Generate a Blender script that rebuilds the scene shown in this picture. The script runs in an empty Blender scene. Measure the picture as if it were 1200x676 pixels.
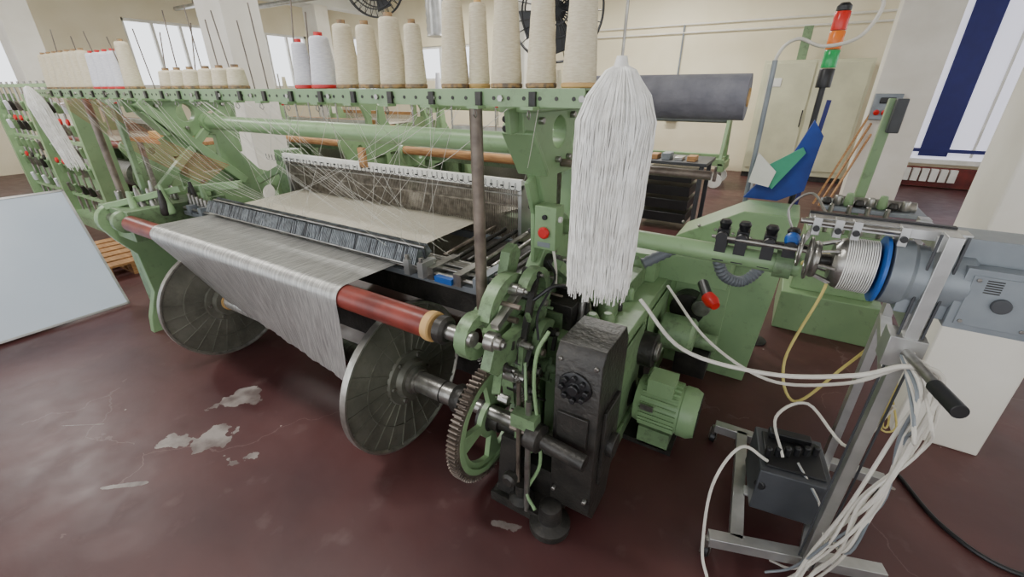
import bpy,bmesh,math,random
from mathutils import Vector,Matrix,geometry
random.seed(7)
rad=math.radians
def L(r,g,b):
    f=lambda c:(c/255/12.92) if c/255<=0.04045 else ((c/255+0.055)/1.055)**2.4
    return (f(r),f(g),f(b),1)
def mat(name,c1,c2=None,rough=.5,metal=0,scale=6,bump=0,stretch=(1,1,1),lo=.35,hi=.65,bscale=None,emit=0,dirt=None,dlo=.55,dhi=.7,dscale=14,damt=1.0):
    m=bpy.data.materials.new(name);m.use_nodes=True
    nt=m.node_tree;b=nt.nodes['Principled BSDF']
    b.inputs['Roughness'].default_value=rough;b.inputs['Metallic'].default_value=metal
    tc=nt.nodes.new('ShaderNodeTexCoord');mp=nt.nodes.new('ShaderNodeMapping')
    mp.inputs['Scale'].default_value=stretch
    nt.links.new(tc.outputs['Object'],mp.inputs['Vector'])
    n=nt.nodes.new('ShaderNodeTexNoise');n.inputs['Scale'].default_value=scale;n.inputs['Detail'].default_value=6
    nt.links.new(mp.outputs[0],n.inputs['Vector'])
    r=nt.nodes.new('ShaderNodeValToRGB')
    r.color_ramp.elements[0].position=lo;r.color_ramp.elements[1].position=hi
    r.color_ramp.elements[0].color=c1;r.color_ramp.elements[1].color=c2 or tuple(x*.85 for x in c1[:3])+(1,)
    nt.links.new(n.outputs['Fac'],r.inputs[0]);cur=r.outputs[0]
    if dirt:
        n4=nt.nodes.new('ShaderNodeTexNoise');n4.inputs['Scale'].default_value=dscale;n4.inputs['Detail'].default_value=10;n4.inputs['Roughness'].default_value=.72
        nt.links.new(tc.outputs['Object'],n4.inputs['Vector'])
        r4=nt.nodes.new('ShaderNodeMapRange');r4.inputs[1].default_value=dlo;r4.inputs[2].default_value=dhi;r4.inputs[4].default_value=damt
        nt.links.new(n4.outputs['Fac'],r4.inputs[0])
        q=nt.nodes.new('ShaderNodeMixRGB');q.inputs[2].default_value=dirt;nt.links.new(r4.outputs[0],q.inputs[0]);nt.links.new(cur,q.inputs[1]);cur=q.outputs[0]
    nt.links.new(cur,b.inputs['Base Color'])
    if bump:
        n2=nt.nodes.new('ShaderNodeTexNoise');n2.inputs['Scale'].default_value=bscale or scale*4;n2.inputs['Detail'].default_value=4
        nt.links.new(mp.outputs[0],n2.inputs['Vector'])
        bp=nt.nodes.new('ShaderNodeBump');bp.inputs['Strength'].default_value=bump;bp.inputs['Distance'].default_value=.01
        nt.links.new(n2.outputs['Fac'],bp.inputs['Height']);nt.links.new(bp.outputs[0],b.inputs['Normal'])
    if emit:
        b.inputs['Emission Color'].default_value=c1;b.inputs['Emission Strength'].default_value=emit
    return m
GREEN=mat('green_paint',L(140,168,124),L(120,150,108),.38,0,3,.08,lo=.3,hi=.75,dirt=L(88,98,74),dlo=.56,dhi=.8,damt=.7)
GREEND=mat('green_paint_grimy',L(126,152,112),L(102,126,92),.42,.05,4,.15,lo=.35,hi=.75,dirt=L(58,58,46),dlo=.5,dhi=.72,dscale=26,damt=.75)
STEEL=mat('steel',L(176,174,168),L(136,133,128),.3,.85,20,.1)
RUST=mat('worn_steel',L(136,124,112),L(98,88,80),.42,.5,14,.2)
DARK=mat('greasy_black',L(44,43,41),L(64,61,57),.4,.3,12,.35,dirt=L(100,94,84),dlo=.58,dhi=.8,dscale=30,damt=.6)
BLACK=mat('black_plastic',L(26,26,28),L(34,34,36),.4)
FLANGE=mat('cast_flange',L(140,140,128),L(112,112,102),.42,.5,5,.25,dirt=L(88,84,74),dlo=.48,dhi=.75,dscale=9,damt=.7)
RIM=mat('machined_rim',L(196,194,186),L(160,158,150),.3,.8,20)
REDP=mat('red_brown_roller',L(136,58,48),L(104,42,36),.35,0,8,.1)
CLOTH=mat('silver_linen_cloth',L(214,213,208),L(160,159,156),.3,.6,9,.5,stretch=(18,1.2,1.2),bscale=30,lo=.36,hi=.66)
WARP=mat('warp_sheet',L(206,200,184),L(176,168,150),.5,.15,30,.3,stretch=(20,.4,1))
WHITE=mat('white_enamel',L(236,235,230),L(220,218,210),.45,0,5)
YCREAM=mat('cream_yarn',L(240,230,204),L(224,211,180),.9,0,60,.5,stretch=(1,1,6))
YWHITE=mat('white_yarn',L(245,245,250),L(226,226,234),.85,0,60,.5,stretch=(1,1,6))
HANK=mat('white_hank_yarn',L(250,249,245),L(232,230,224),.35,0,30)
THREAD=mat('thread',L(240,238,226),None,.5)
BRTHREAD=mat('brown_thread',L(176,96,56),None,.6)
REDPL=mat('red_plastic',L(206,36,34),None,.35)
BLUEPL=mat('blue_plastic',L(36,96,180),None,.35)
CREAMPL=mat('beige_plastic',L(206,166,106),None,.5)
TAN=mat('cardboard_tube',L(176,140,92),L(110,96,84),.6,0,60)
WALL=mat('cream_wall_paint',L(240,230,202),L(232,221,190),.8,0,1.5,.1)
PILLAR=mat('white_pillar_paint',L(240,236,226),L(226,221,208),.8,0,2,.15)
CEIL=mat('ceiling_paint',L(234,234,230),L(222,222,218),.9,0,1)
WOOD=mat('wood',L(190,146,96),L(156,112,70),.6,0,6,.2,stretch=(1,8,8))
ALU=mat('aluminium',L(196,196,194),L(170,170,168),.32,.75,8,.05)
GREYBOX=mat('grey_enamel',L(140,147,152),L(122,129,135),.4,.25,8)
HEDD=mat('heddle_wire',L(150,142,128),L(104,96,86),.4,.5,30)
COMB=mat('comb_teeth',L(150,156,160),L(108,112,116),.4,.5,30)
CABLE=mat('cable_sheath',L(222,218,208),L(200,195,184),.5,0,10)
HOSE=mat('grey_hose',L(104,110,116),None,.5)
BOARD=mat('white_board',L(206,216,226),L(192,205,219),.22,0,1)
ROLLG=mat('grey_fabric_roll',L(124,124,130),L(106,106,114),.75,0,20,.2)
BLUEF=mat('blue_fabric',L(34,66,150),L(24,46,112),.7,0,5)
NAVY=mat('navy_banner',L(34,38,108),None,.6)
LAV=mat('window_film',L(224,224,240),L(214,214,234),.4,0,1,emit=.8)
CAB=mat('cabinet_enamel',L(214,212,180),L(198,196,166),.5,0,3)
LRED=mat('lamp_red',L(220,44,34),None,.25);LORG=mat('lamp_orange',L(240,124,34),None,.25);LGRN=mat('lamp_green',L(40,176,96),None,.25)
DKGREY=mat('dark_grey_paint',L(70,72,76),L(56,58,62),.45)
YELL=mat('yellow_hose',L(206,190,112),None,.5)
TUBEL=mat('fluorescent_tube',(1,1,1,1),None,.5,emit=3)
TGREEN=mat('teal_cloth',L(70,160,128),None,.7)
DRED=mat('dark_red_enamel',L(120,40,34),L(90,30,28),.5)

class B:
    def __init__(s,name,parent=None,bevel=0):
        s.name=name;s.parent=parent;s.bevel=bevel;s.bm=bmesh.new();s.mats=[]
    def mi(s,m):
        if m not in s.mats:s.mats.append(m)
        return s.mats.index(m)
    def add(s,vs,fs,m):
        i=s.mi(m);bv=[s.bm.verts.new(v) for v in vs]
        for f in fs:
            try:
                q=s.bm.faces.new([bv[k] for k in f]);q.material_index=i
            except ValueError: pass
    def box(s,lo,hi,m):
        x0,y0,z0=lo;x1,y1,z1=hi
        v=[(x0,y0,z0),(x1,y0,z0),(x1,y1,z0),(x0,y1,z0),(x0,y0,z1),(x1,y0,z1),(x1,y1,z1),(x0,y1,z1)]
        s.add(v,[(0,3,2,1),(4,5,6,7),(0,1,5,4),(1,2,6,5),(2,3,7,6),(3,0,4,7)],m)
    def obox(s,c,size,m,rot=(0,0,0)):
        M=Matrix.Rotation(rad(rot[2]),3,'Z')@Matrix.Rotation(rad(rot[1]),3,'Y')@Matrix.Rotation(rad(rot[0]),3,'X')
        a,b,d=[k/2 for k in size];c=Vector(c)
        v=[c+M@Vector(p) for p in [(-a,-b,-d),(a,-b,-d),(a,b,-d),(-a,b,-d),(-a,-b,d),(a,-b,d),(a,b,d),(-a,b,d)]]
        s.add(v,[(0,3,2,1),(4,5,6,7),(0,1,5,4),(1,2,6,5),(2,3,7,6),(3,0,4,7)],m)
    def frame(s,d):
        d=Vector(d).normalized();u=Vector((0,0,1)) if abs(d.z)<.9 else Vector((1,0,0))
        a=d.cross(u).normalized();return a,d.cross(a).normalized()
    def beam(s,p0,p1,w,h,m):
        p0=Vector(p0);p1=Vector(p1);a,b=s.frame(p1-p0);v=[]
        for p in(p0,p1):
            for q,r in((-1,-1),(1,-1),(1,1),(-1,1)):v.append(p+a*q*w/2+b*r*h/2)
        s.add(v,[(0,3,2,1),(4,5,6,7),(0,1,5,4),(1,2,6,5),(2,3,7,6),(3,0,4,7)],m)
    def cyl(s,p0,p1,r,m,r2=None,seg=20):
        p0=Vector(p0);p1=Vector(p1);s.lathe([(r,0),(r if r2 is None else r2,(p1-p0).length)],p0,p1-p0,m,seg)
    def lathe(s,prof,p0,axis,m,seg=28,cap=True):
        p0=Vector(p0);ax=Vector(axis).normalized();a,b=s.frame(ax);vs=[]
        for r,h in prof:
            for k in range(seg):
                t=2*math.pi*k/seg;vs.append(p0+ax*h+(a*math.cos(t)+b*math.sin(t))*max(r,1e-5))
        fs=[]
        for i in range(len(prof)-1):
            for k in range(seg):
                k2=(k+1)%seg;fs.append((i*seg+k,i*seg+k2,(i+1)*seg+k2,(i+1)*seg+k))
        if cap:
            fs.append(tuple(range(seg))[::-1]);fs.append(tuple((len(prof)-1)*seg+k for k in range(seg)))
        s.add(vs,fs,m)
    def tube(s,pts,r,m,seg=6,closed=False):
        pts=[Vector(p) for p in pts];n=len(pts);vs=[];prev=None
        for i,p in enumerate(pts):
            if closed:d=pts[(i+1)%n]-pts[i-1]
            else:d=pts[min(i+1,n-1)]-pts[max(i-1,0)]
            d.normalize()
            if prev is None:a,_=s.frame(d)
            else:
                a=prev-d*prev.dot(d)
                if a.length<1e-6:a,_=s.frame(d)
                a.normalize()
            prev=a;b=d.cross(a)
            rr=r[i] if isinstance(r,(list,tuple)) else r
            for k in range(seg):
                t=2*math.pi*k/seg;vs.append(p+(a*math.cos(t)+b*math.sin(t))*rr)
        fs=[]
        for i in range(n if closed else n-1):
            j=(i+1)%n
            for k in range(seg):
                k2=(k+1)%seg;fs.append((i*seg+k,i*seg+k2,j*seg+k2,j*seg+k))
        if not closed:
            fs.append(tuple(range(seg))[::-1]);fs.append(tuple((n-1)*seg+k for k in range(seg)))
        s.add(vs,fs,m)
    def prism(s,outer,axis,a0,a1,m,holes=()):
        loops=[outer]+list(holes)
        tri=geometry.tessellate_polygon([[Vector((p[0],p[1],0)) for p in l] for l in loops])
        flat=[p for l in loops for p in l];n=len(flat)
        def P(p,a):
            return (a,p[0],p[1]) if axis=='x' else ((p[0],a,p[1]) if axis=='y' else (p[0],p[1],a))
        vs=[P(p,a0) for p in flat]+[P(p,a1) for p in flat];fs=[]
        for t in tri:fs.append(tuple(t));fs.append(tuple(k+n for k in t)[::-1])
        o=0
        for l in loops:
            k=len(l)
            for i in range(k):fs.append((o+i,o+(i+1)%k,o+(i+1)%k+n,o+i+n))
            o+=k
        s.add(vs,fs,m)
    def spring(s,p0,p1,r,w,turns,m):
        p0=Vector(p0);p1=Vector(p1);a,b=s.frame(p1-p0);N=turns*8
        s.tube([p0+(p1-p0)*(k/N)+(a*math.cos(k*math.pi/4)+b*math.sin(k*math.pi/4))*r for k in range(N+1)],w,m,5)
    def done(s,smooth=True,base=None):
        bm=s.bm;bmesh.ops.recalc_face_normals(bm,faces=bm.faces[:])
        for f in bm.faces:f.smooth=smooth
        for e in bm.edges:
            if len(e.link_faces)==2:
                try:
                    if e.calc_face_angle()>rad(38):e.smooth=False
                except ValueError:pass
        me=bpy.data.meshes.new(s.name)
        xs=[v.co for v in bm.verts]
        c=Vector(base) if base else Vector(((min(v.x for v in xs)+max(v.x for v in xs))/2,(min(v.y for v in xs)+max(v.y for v in xs))/2,min(v.z for v in xs)))
        for v in bm.verts:v.co-=c
        bm.to_mesh(me);bm.free()
        for m in s.mats:me.materials.append(m)
        o=bpy.data.objects.new(s.name,me);bpy.context.scene.collection.objects.link(o);o.location=c
        if s.parent:
            o.parent=s.parent;o.location=c-s.parent.location
        if s.bevel:
            b=o.modifiers.new('bev','BEVEL');b.width=s.bevel;b.segments=2;b.limit_method='ANGLE';b.angle_limit=rad(50)
        return o
def empty(name,loc=(0,0,0)):
    e=bpy.data.objects.new(name,None);e.location=loc;e.empty_display_size=.2;bpy.context.scene.collection.objects.link(e);return e
def circ(cx,cy,r,n=20):
    return [(cx+r*math.cos(2*math.pi*k/n),cy+r*math.sin(2*math.pi*k/n)) for k in range(n)]
def rect(a,b,c,d):return [(a,b),(c,b),(c,d),(a,d)]
def spline(pts,n=8):
    P=[Vector(p) for p in pts];P=[P[0]*2-P[1]]+P+[P[-1]*2-P[-2]];o=[]
    for i in range(1,len(P)-2):
        for k in range(n):
            t=k/n;a,b,c,d=P[i-1:i+3]
            o.append(.5*((2*b)+(c-a)*t+(2*a-5*b+4*c-d)*t*t+(-a+3*b-3*c+d)*t**3))
    o.append(P[-2]);return o

# ---------------- ROOM ----------------
def floor_mat():
    m=bpy.data.materials.new('maroon_floor_paint');m.use_nodes=True;nt=m.node_tree;N=nt.nodes;K=nt.links
    b=N['Principled BSDF'];g=N.new('ShaderNodeNewGeometry')
    n=N.new('ShaderNodeTexNoise');n.inputs['Scale'].default_value=1.6;n.inputs['Detail'].default_value=9;K.new(g.outputs['Position'],n.inputs['Vector'])
    r=N.new('ShaderNodeValToRGB');r.color_ramp.elements[0].position=.3;r.color_ramp.elements[1].position=.72
    r.color_ramp.elements[0].color=L(66,36,37);r.color_ramp.elements[1].color=L(90,54,52);K.new(n.outputs['Fac'],r.inputs[0])
    n3=N.new('ShaderNodeTexNoise');n3.inputs['Scale'].default_value=7;n3.inputs['Detail'].default_value=10;K.new(g.outputs['Position'],n3.inputs['Vector'])
    cur=r.outputs[0]
    r2=N.new('ShaderNodeMapRange');r2.inputs[1].default_value=.62;r2.inputs[2].default_value=.76;r2.inputs[4].default_value=.4
    K.new(n3.outputs['Fac'],r2.inputs[0])
    mx=N.new('ShaderNodeMixRGB');mx.inputs[2].default_value=L(112,90,86);K.new(r2.outputs[0],mx.inputs[0]);K.new(cur,mx.inputs[1]);cur=mx.outputs[0]
    v=N.new('ShaderNodeTexVoronoi');v.feature='DISTANCE_TO_EDGE';v.inputs['Scale'].default_value=.7
    av=N.new('ShaderNodeVectorMath');av.operation='ADD';K.new(g.outputs['Position'],av.inputs[0]);K.new(n.outputs['Color'],av.inputs[1]);K.new(av.outputs[0],v.inputs['Vector'])
    c1=N.new('ShaderNodeMath');c1.operation='LESS_THAN';c1.inputs[1].default_value=.003;K.new(v.outputs['Distance'],c1.inputs[0])
    c2=N.new('ShaderNodeMath');c2.operation='GREATER_THAN';c2.inputs[1].default_value=.5;K.new(n.outputs['Fac'],c2.inputs[0])
    c3=N.new('ShaderNodeMath');c3.operation='MULTIPLY';K.new(c1.outputs[0],c3.inputs[0]);K.new(c2.outputs[0],c3.inputs[1])
    c4=N.new('ShaderNodeMath');c4.operation='MULTIPLY';c4.inputs[1].default_value=.3;K.new(c3.outputs[0],c4.inputs[0])
    mx=N.new('ShaderNodeMixRGB');mx.inputs[2].default_value=L(128,108,104);K.new(c4.outputs[0],mx.inputs[0]);K.new(cur,mx.inputs[1]);cur=mx.outputs[0]
    v2=N.new('ShaderNodeTexVoronoi');v2.inputs['Scale'].default_value=5;K.new(g.outputs['Position'],v2.inputs['Vector'])
    s1=N.new('ShaderNodeMath');s1.operation='LESS_THAN';s1.inputs[1].default_value=.03;K.new(v2.outputs['Distance'],s1.inputs[0])
    s2=N.new('ShaderNodeMath');s2.operation='MULTIPLY';K.new(s1.outputs[0],s2.inputs[0]);K.new(c2.outputs[0],s2.inputs[1])
    mx=N.new('ShaderNodeMixRGB');mx.inputs[2].default_value=L(160,148,140);K.new(s2.outputs[0],mx.inputs[0]);K.new(cur,mx.inputs[1]);cur=mx.outputs[0]
    n2=N.new('ShaderNodeTexNoise');n2.inputs['Scale'].default_value=6;n2.inputs['Detail'].default_value=8;K.new(g.outputs['Position'],n2.inputs['Vector'])
    for (x,y,sx,sy,ang) in [(-2.2,.62,.22,.1,25),(-2.43,.9,.14,.08,60),(-2.26,.28,.12,.012,40),(-.64,1.03,.1,.025,20),(.75,2.1,.03,.02,0),(-1.0,.2,.12,.005,-20),(-2.9,.35,.1,.006,35)]:
        mp=N.new('ShaderNodeMapping');mp.vector_type='TEXTURE';mp.inputs['Location'].default_value=(x,y,0);mp.inputs['Rotation'].default_value=(0,0,rad(ang));mp.inputs['Scale'].default_value=(sx,sy,1)
        K.new(g.outputs['Position'],mp.inputs['Vector'])
        ln=N.new('ShaderNodeVectorMath');ln.operation='LENGTH';K.new(mp.outputs[0],ln.inputs[0])
        ad=N.new('ShaderNodeMath');ad.operation='MULTIPLY_ADD';ad.inputs[1].default_value=5.5;K.new(n2.outputs['Fac'],ad.inputs[0]);K.new(ln.outputs['Value'],ad.inputs[2])
        lt=N.new('ShaderNodeMath');lt.operation='LESS_THAN';lt.inputs[1].default_value=3.5;K.new(ad.outputs[0],lt.inputs[0])
        gr=N.new('ShaderNodeValToRGB');gr.color_ramp.elements[0].color=L(104,92,88);gr.color_ramp.elements[1].color=L(150,142,136);gr.color_ramp.elements[0].position=.4;gr.color_ramp.elements[1].position=.6;K.new(n3.outputs['Fac'],gr.inputs[0])
        q=N.new('ShaderNodeMixRGB');K.new(gr.outputs[0],q.inputs[2]);K.new(lt.outputs[0],q.inputs[0]);K.new(cur,q.inputs[1]);cur=q.outputs[0]
    K.new(cur,b.inputs['Base Color'])
    rr=N.new('ShaderNodeMapRange');rr.inputs[3].default_value=.3;rr.inputs[4].default_value=.55;K.new(n3.outputs['Fac'],rr.inputs[0]);K.new(rr.outputs[0],b.inputs['Roughness'])
    bp=N.new('ShaderNodeBump');bp.inputs['Strength'].default_value=.08;bp.inputs['Distance'].default_value=.02;K.new(n3.outputs['Fac'],bp.inputs['Height']);K.new(bp.outputs[0],b.inputs['Normal'])
    return m
o=B('floor');o.box((-14.2,-5,-.1),(4.7,11.2,0),floor_mat());o.done()
o=B('ceiling');o.box((-14.2,-5,4.0),(4.7,11.2,4.15),CEIL)
for x in (-11.4,-5.2,.97):o.box((x-.2,-5,3.65),(x+.2,11,4.0),CEIL)
o.done()
o=B('wall_back');o.prism(rect(-14.2,0,4.7,4),'y',11,11.2,WALL,holes=[rect(-10.0,1.9,-7.6,2.8),rect(-13.6,1.6,-11.8,3.2)]);o.done()
o=B('wall_left');o.prism(rect(-5,0,11,4),'x',-14.2,-14,WALL,holes=[rect(5.3,1.7,7.2,3.2),rect(8.2,1.7,10.2,3.2),rect(1,1.7,3.5,3.2)]);o.done()
o=B('wall_right');o.prism(rect(-5,0,11,4),'x',4.5,4.7,WALL,holes=[rect(-4,.9,-1,3.4),rect(0,.9,3,3.4),rect(4,.9,7,3.4),rect(8,.9,10.5,3.4)]);o.done()
def window(name,axis,a,lo,hi,nx=2):
    o=B(name);(u0,z0),(u1,z1)=lo,hi
    def bx(ua,za,ub,zb,t=.05):
        if axis=='y':o.box((ua,a-t,za),(ub,a+t,zb),WHITE)
        else:o.box((a-t,ua,za),(a+t,ub,zb),WHITE)
    w=.06
    bx(u0,z0,u1,z0+w);bx(u0,z1-w,u1,z1);bx(u0,z0,u0+w,z1);bx(u1-w,z0,u1,z1)
    for k in range(1,nx):
        c=u0+(u1-u0)*k/nx;bx(c-w/2,z0,c+w/2,z1,.04)
    o.done()
window('window_1','x',-14.1,(5.3,1.7),(7.2,3.2),3);window('window_2','x',-14.1,(8.2,1.7),(10.2,3.2),3);window('window_3','x',-14.1,(1,1.7),(3.5,3.2),3)
window('window_4','y',11.1,(-10,1.9),(-7.6,2.8),3);window('window_10','y',11.1,(-13.6,1.6),(-11.8,3.2),3)
for i,(a,b_) in enumerate([(-4,-1),(0,3),(4,7),(8,10.5)]):window('window_%d'%(i+6),'x',4.6,(a,.9),(b_,3.4),3)
o=B('window_5');o.box((1.55,10.96,.5),(3.3,10.99,3.6),LAV);o.box((2.1,10.94,.55),(2.5,10.955,3.55),NAVY);o.box((2.8,10.94,.55),(2.84,10.955,3.55),WHITE)
o.box((1.5,10.9,.42),(3.35,10.99,.5),WHITE);o.box((1.5,10.92,.5),(1.58,10.99,3.6),WHITE);o.box((3.27,10.92,.5),(3.35,10.99,3.6),WHITE);o.box((1.55,10.93,.62),(3.3,10.955,.68),NAVY);o.done()
o=B('radiator')
for k in range(8):o.box((1.7+k*.13,10.8,.12),(1.8+k*.13,10.88,.34),WHITE)
o.box((1.6,10.88,.02),(3.2,10.98,.36),DRED);o.done()
for x,y,w in [(.97,2.75,.17),(-5.25,2.95,.24),(-11.4,2.8,.25),(1.25,8.8,.33),(-5.2,8.8,.25),(-11.4,8.7,.25)]:
    o=B('pillar',bevel=.01);o.box((x-w,y-.2,0),(x+w,y+.2,3.65),PILLAR);o.done()
o=B('ceiling_pipe')
for z,y in((3.5,6.5),(3.4,7.0)):
    o.cyl((-13.9,y,z),(4.4,y,z),.05,ALU)
for x in range(-13,4,3):o.cyl((x,6.5,3.5),(x,6.5,4.0),.012,STEEL,seg=8);o.cyl((x,7,3.4),(x,7,4.0),.012,STEEL,seg=8)
o.done()
o=B('wall_conduit')
for z in(2.75,2.9):o.cyl((-6.5,10.96,z),(1.3,10.96,z),.02,PILLAR,seg=8)
for x in(-4.5,-2.4):o.cyl((x,10.96,1.2),(x,10.96,2.9),.02,GREYBOX,seg=8);o.box((x-.12,10.88,1.0),(x+.12,10.99,1.25),GREYBOX)
o.done()
for k,(x,y) in enumerate([(-2.5,.6),(-8,.6),(-2.5,5.2),(-8,5.2),(-2.5,9),(-8,9)]):
    o=B('ceiling_lamp');o.box((x-.8,y-.1,3.88),(x+.8,y+.1,4.0),WHITE)
    o.cyl((x-.75,y-.05,3.86),(x+.75,y-.05,3.86),.018,TUBEL,seg=10);o.cyl((x-.75,y+.05,3.86),(x+.75,y+.05,3.86),.018,TUBEL,seg=10);o.done()
    l=bpy.data.lights.new('ceiling_lamp_light','AREA');l.shape='RECTANGLE';l.size=1.6;l.size_y=.3;l.energy=130 if k else 75;l.color=(1,.98,.94)
    lo=bpy.data.objects.new('ceiling_lamp_light',l);lo.location=(x,y,3.8);bpy.context.scene.collection.objects.link(lo)

# ---------------- LOOM ----------------
LM=empty('weaving_loom',(-2.2,1.7,0))
def arc(cy,cz,r,a0,a1,n=8):return [(cy+r*math.cos(rad(a0+(a1-a0)*k/n)),cz+r*math.sin(rad(a0+(a1-a0)*k/n))) for k in range(n+1)]
ptop=[(1.33,1.615),(1.34,1.52),(1.46,1.36),(1.52,1.22),(1.53,1.05),(1.46,.97),(1.3,.95)]
pend=[(2.1,.08),(2.2,.0),(2.55,.0),(2.55,.2),(2.5,.75),(2.3,.95),(2.05,1.05),(1.93,1.2),(1.9,1.4),(1.95,1.52),(1.95,1.615)]
prof=ptop+arc(1.02,.86,.1,60,200,8)+[(.98,.72),(1.06,.6),(1.07,.3),(1.0,.12),(.98,.0),(1.3,.0),(1.4,.08)]+pend
prof_near=ptop+[(1.2,.93),(1.14,.82),(1.16,.7),(1.28,.66),(1.36,.6),(1.5,.55),(1.54,.12),(1.4,.0),(1.6,.0),(1.65,.08)]+pend
holes=[circ(1.62,1.5,.06),circ(1.8,1.46,.05),rect(1.62,1.08,1.78,1.34),rect(1.6,.3,1.85,.62),rect(1.95,.3,2.35,.65),circ(1.3,.78,.05),circ(2.1,.84,.07)]
for x in(-.8,-3.76):
    o=B('side_frame',LM,bevel=.006);o.prism(prof if x<-1 else prof_near,'x',x-.03,x+.03,GREEN,holes=holes)
    for (a,b_) in [((1.34,1.6),(1.35,1.52)),((1.35,1.52),(1.47,1.36)),((1.47,1.36),(1.53,1.22)),((1.53,1.22),(1.54,1.0))]:
        o.beam((x,a[0],a[1]),(x,b_[0],b_[1]),.13,.02,GREEN)
    o.beam((x,1.93,1.6),(x,1.9,1.2),.12,.02,GREEN)
    o.box((x-.06,1.32,1.58),(x+.06,1.96,1.615),GREEN)
    for yy,zz in[(1.45,1.55),(1.72,1.56),(1.88,1.55),(1.6,1.4),(1.7,1.4),(1.6,1.02),(1.8,1.0),(1.4,.88),(1.6,.8),(1.5,.7)]:
        o.cyl((x+.02,yy,zz),(x+.05,yy,zz),.014,STEEL,seg=6)
    for zz in(1.56,1.53,1.22,1.12):
        yy=1.325 if zz>1.5 else 1.515;o.cyl((x-.03,yy,zz),(x-.03,yy-.015,zz),.012,DARK,seg=8)
    o.done()
o=B('far_frame_bracing',LM,bevel=.004)
o.beam((-3.72,1.34,1.58),(-3.72,1.9,.98),.07,.06,GREEN);o.beam((-3.72,1.3,1.0),(-3.72,1.85,1.5),.05,.05,GREEN);o.beam((-3.72,1.22,1.57),(-3.72,1.22,.95),.03,.05,GREEND)
o.box((-3.9,1.0,.75),(-3.45,1.6,.95),GREEND);o.box((-4.0,1.1,.0),(-3.8,2.4,.7),GREEND)
for k in range(5):o.cyl((-3.8+.07*k,1.1+.08*k,.95),(-3.8+.07*k,1.1+.08*k,1.03),.02,STEEL,seg=10)
o.beam((-3.75,1.0,.95),(-3.35,1.3,1.06),.05,.04,GREEN);o.beam((-3.6,1.45,1.0),(-3.2,1.6,1.05),.05,.05,GREEN)
for k in range(14):
    p=(random.uniform(-3.7,-3.25),random.uniform(1.05,1.6),.9);o.lathe([(.025,0),(.03,.02),(.02,.1),(.01,.12+random.random()*.08)],p,(random.uniform(-.3,.3),0,1),random.choice([STEEL,GREEND,DARK,GREEN]),12)
o.beam((-3.5,1.9,1.0),(-3.1,2.05,1.2),.04,.05,GREEN);o.box((-3.3,1.95,.9),(-3.18,2.1,1.24),GREEND)
o.done()
o=B('cross_tube',LM);o.cyl((-3.8,1.75,1.43),(-.83,1.75,1.43),.048,GREEN,seg=28)
o.lathe([(.065,0),(.065,.05)],(-3.73,1.75,1.43),(1,0,0),GREEN);o.lathe([(.07,0),(.07,.04)],(-.87,1.75,1.43),(1,0,0),GREEN)
o.cyl((-.9,1.65,1.38),(-.2,1.65,1.38),.016,RUST)
o.done()
o=B('cross_beams',LM,bevel=.004)
o.box((-3.73,1.6,.18),(-.83,1.72,.32),DARK);o.box((-3.73,2.3,.2),(-.83,2.42,.36),GREEND);o.box((-3.73,1.38,.72),(-.83,1.5,.84),DARK);o.box((-3.73,2.2,.86),(-.83,2.3,.94),GREEND)
o.box((-1.3,1.5,.8),(-.85,1.9,.9),DARK)
for k in range(6):o.cyl((-1.3+.07*k,1.5,.92),(-1.3+.07*k,1.95,.95),.012,random.choice([STEEL,RUST,DARK]),seg=10)
o.done()
o=B('breast_roller',LM)
o.cyl((-3.43,1.0,.88),(-.93,1.0,.88),.05,REDP,seg=32)
o.lathe([(.054,0),(.056,.01),(.056,.03),(.05,.035)],(-.96,1.0,.88),(1,0,0),CREAMPL)
o.cyl((-.93,1.0,.88),(-.76,1.0,.88),.028,STEEL);o.cyl((-3.75,1.0,.88),(-3.4,1.0,.88),.03,STEEL)
o.lathe([(.07,0),(.07,.05),(.05,.06)],(-3.55,1.0,.88),(1,0,0),GREEND);o.lathe([(.05,0),(.052,.03),(.04,.04)],(-.91,1.0,.88),(1,0,0),DARK)
o.done()
def cloth():
    o=B('woven_cloth',LM);nx=90;x0,x1=-3.03,-1.40;rows=[]
    r=.055
    for j in range(nx+1):
        f=j/nx;x=x0+(x1-x0)*f;path=[]
        for k in range(8):path.append((1.30-.3*k/8,.93+.005*k/8))
        for k in range(8):
            t=90+ (85+ (1-f)*35)*k/7;path.append((1.0+r*math.cos(rad(t)),.88+r*math.sin(rad(t))))
        e=(1.17+(.93-1.17)*f,.445+(.49-.445)*f);s=path[-1]
        for k in range(1,13):
            q=k/12;path.append((s[0]+(e[0]-s[0])*q,s[1]+(e[1]-s[1])*q))
        e2=(1.15+(.04*(1-f)),.32+.06*(1-f))
        for k in range(1,4):
            q=k/3;path.append((e[0]+(e2[0]-e[0])*q,e[1]+(e2[1]-e[1])*q))
        col=[]
        for k,(y,z) in enumerate(path):
            w=.0025*math.sin(x*23+k*.35)+.002*math.sin(x*51+1.3)+.0015*math.sin(x*97+k*.1)
            if k>16:y-=w*min(1,(k-16)/4)
            elif k<8:z+=w*.25
            col.append((x,y,z))
        rows.append(col)
    n=len(rows[0]);vs=[p for c in rows for p in c];fs=[(j*n+k,(j+1)*n+k,(j+1)*n+k+1,j*n+k+1) for j in range(nx) for k in range(n-1)]
    o.add(vs,fs,CLOTH);return o.done()
cloth()
o=B('cloth_beam',LM,bevel=0)
ay,az=1.205,.385
o.cyl((-2.95,ay,az),(-1.36,ay,az),.05,CLOTH,seg=32)
o.cyl((-3.7,ay,az),(-.6,ay,az),.032,STEEL)
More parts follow.
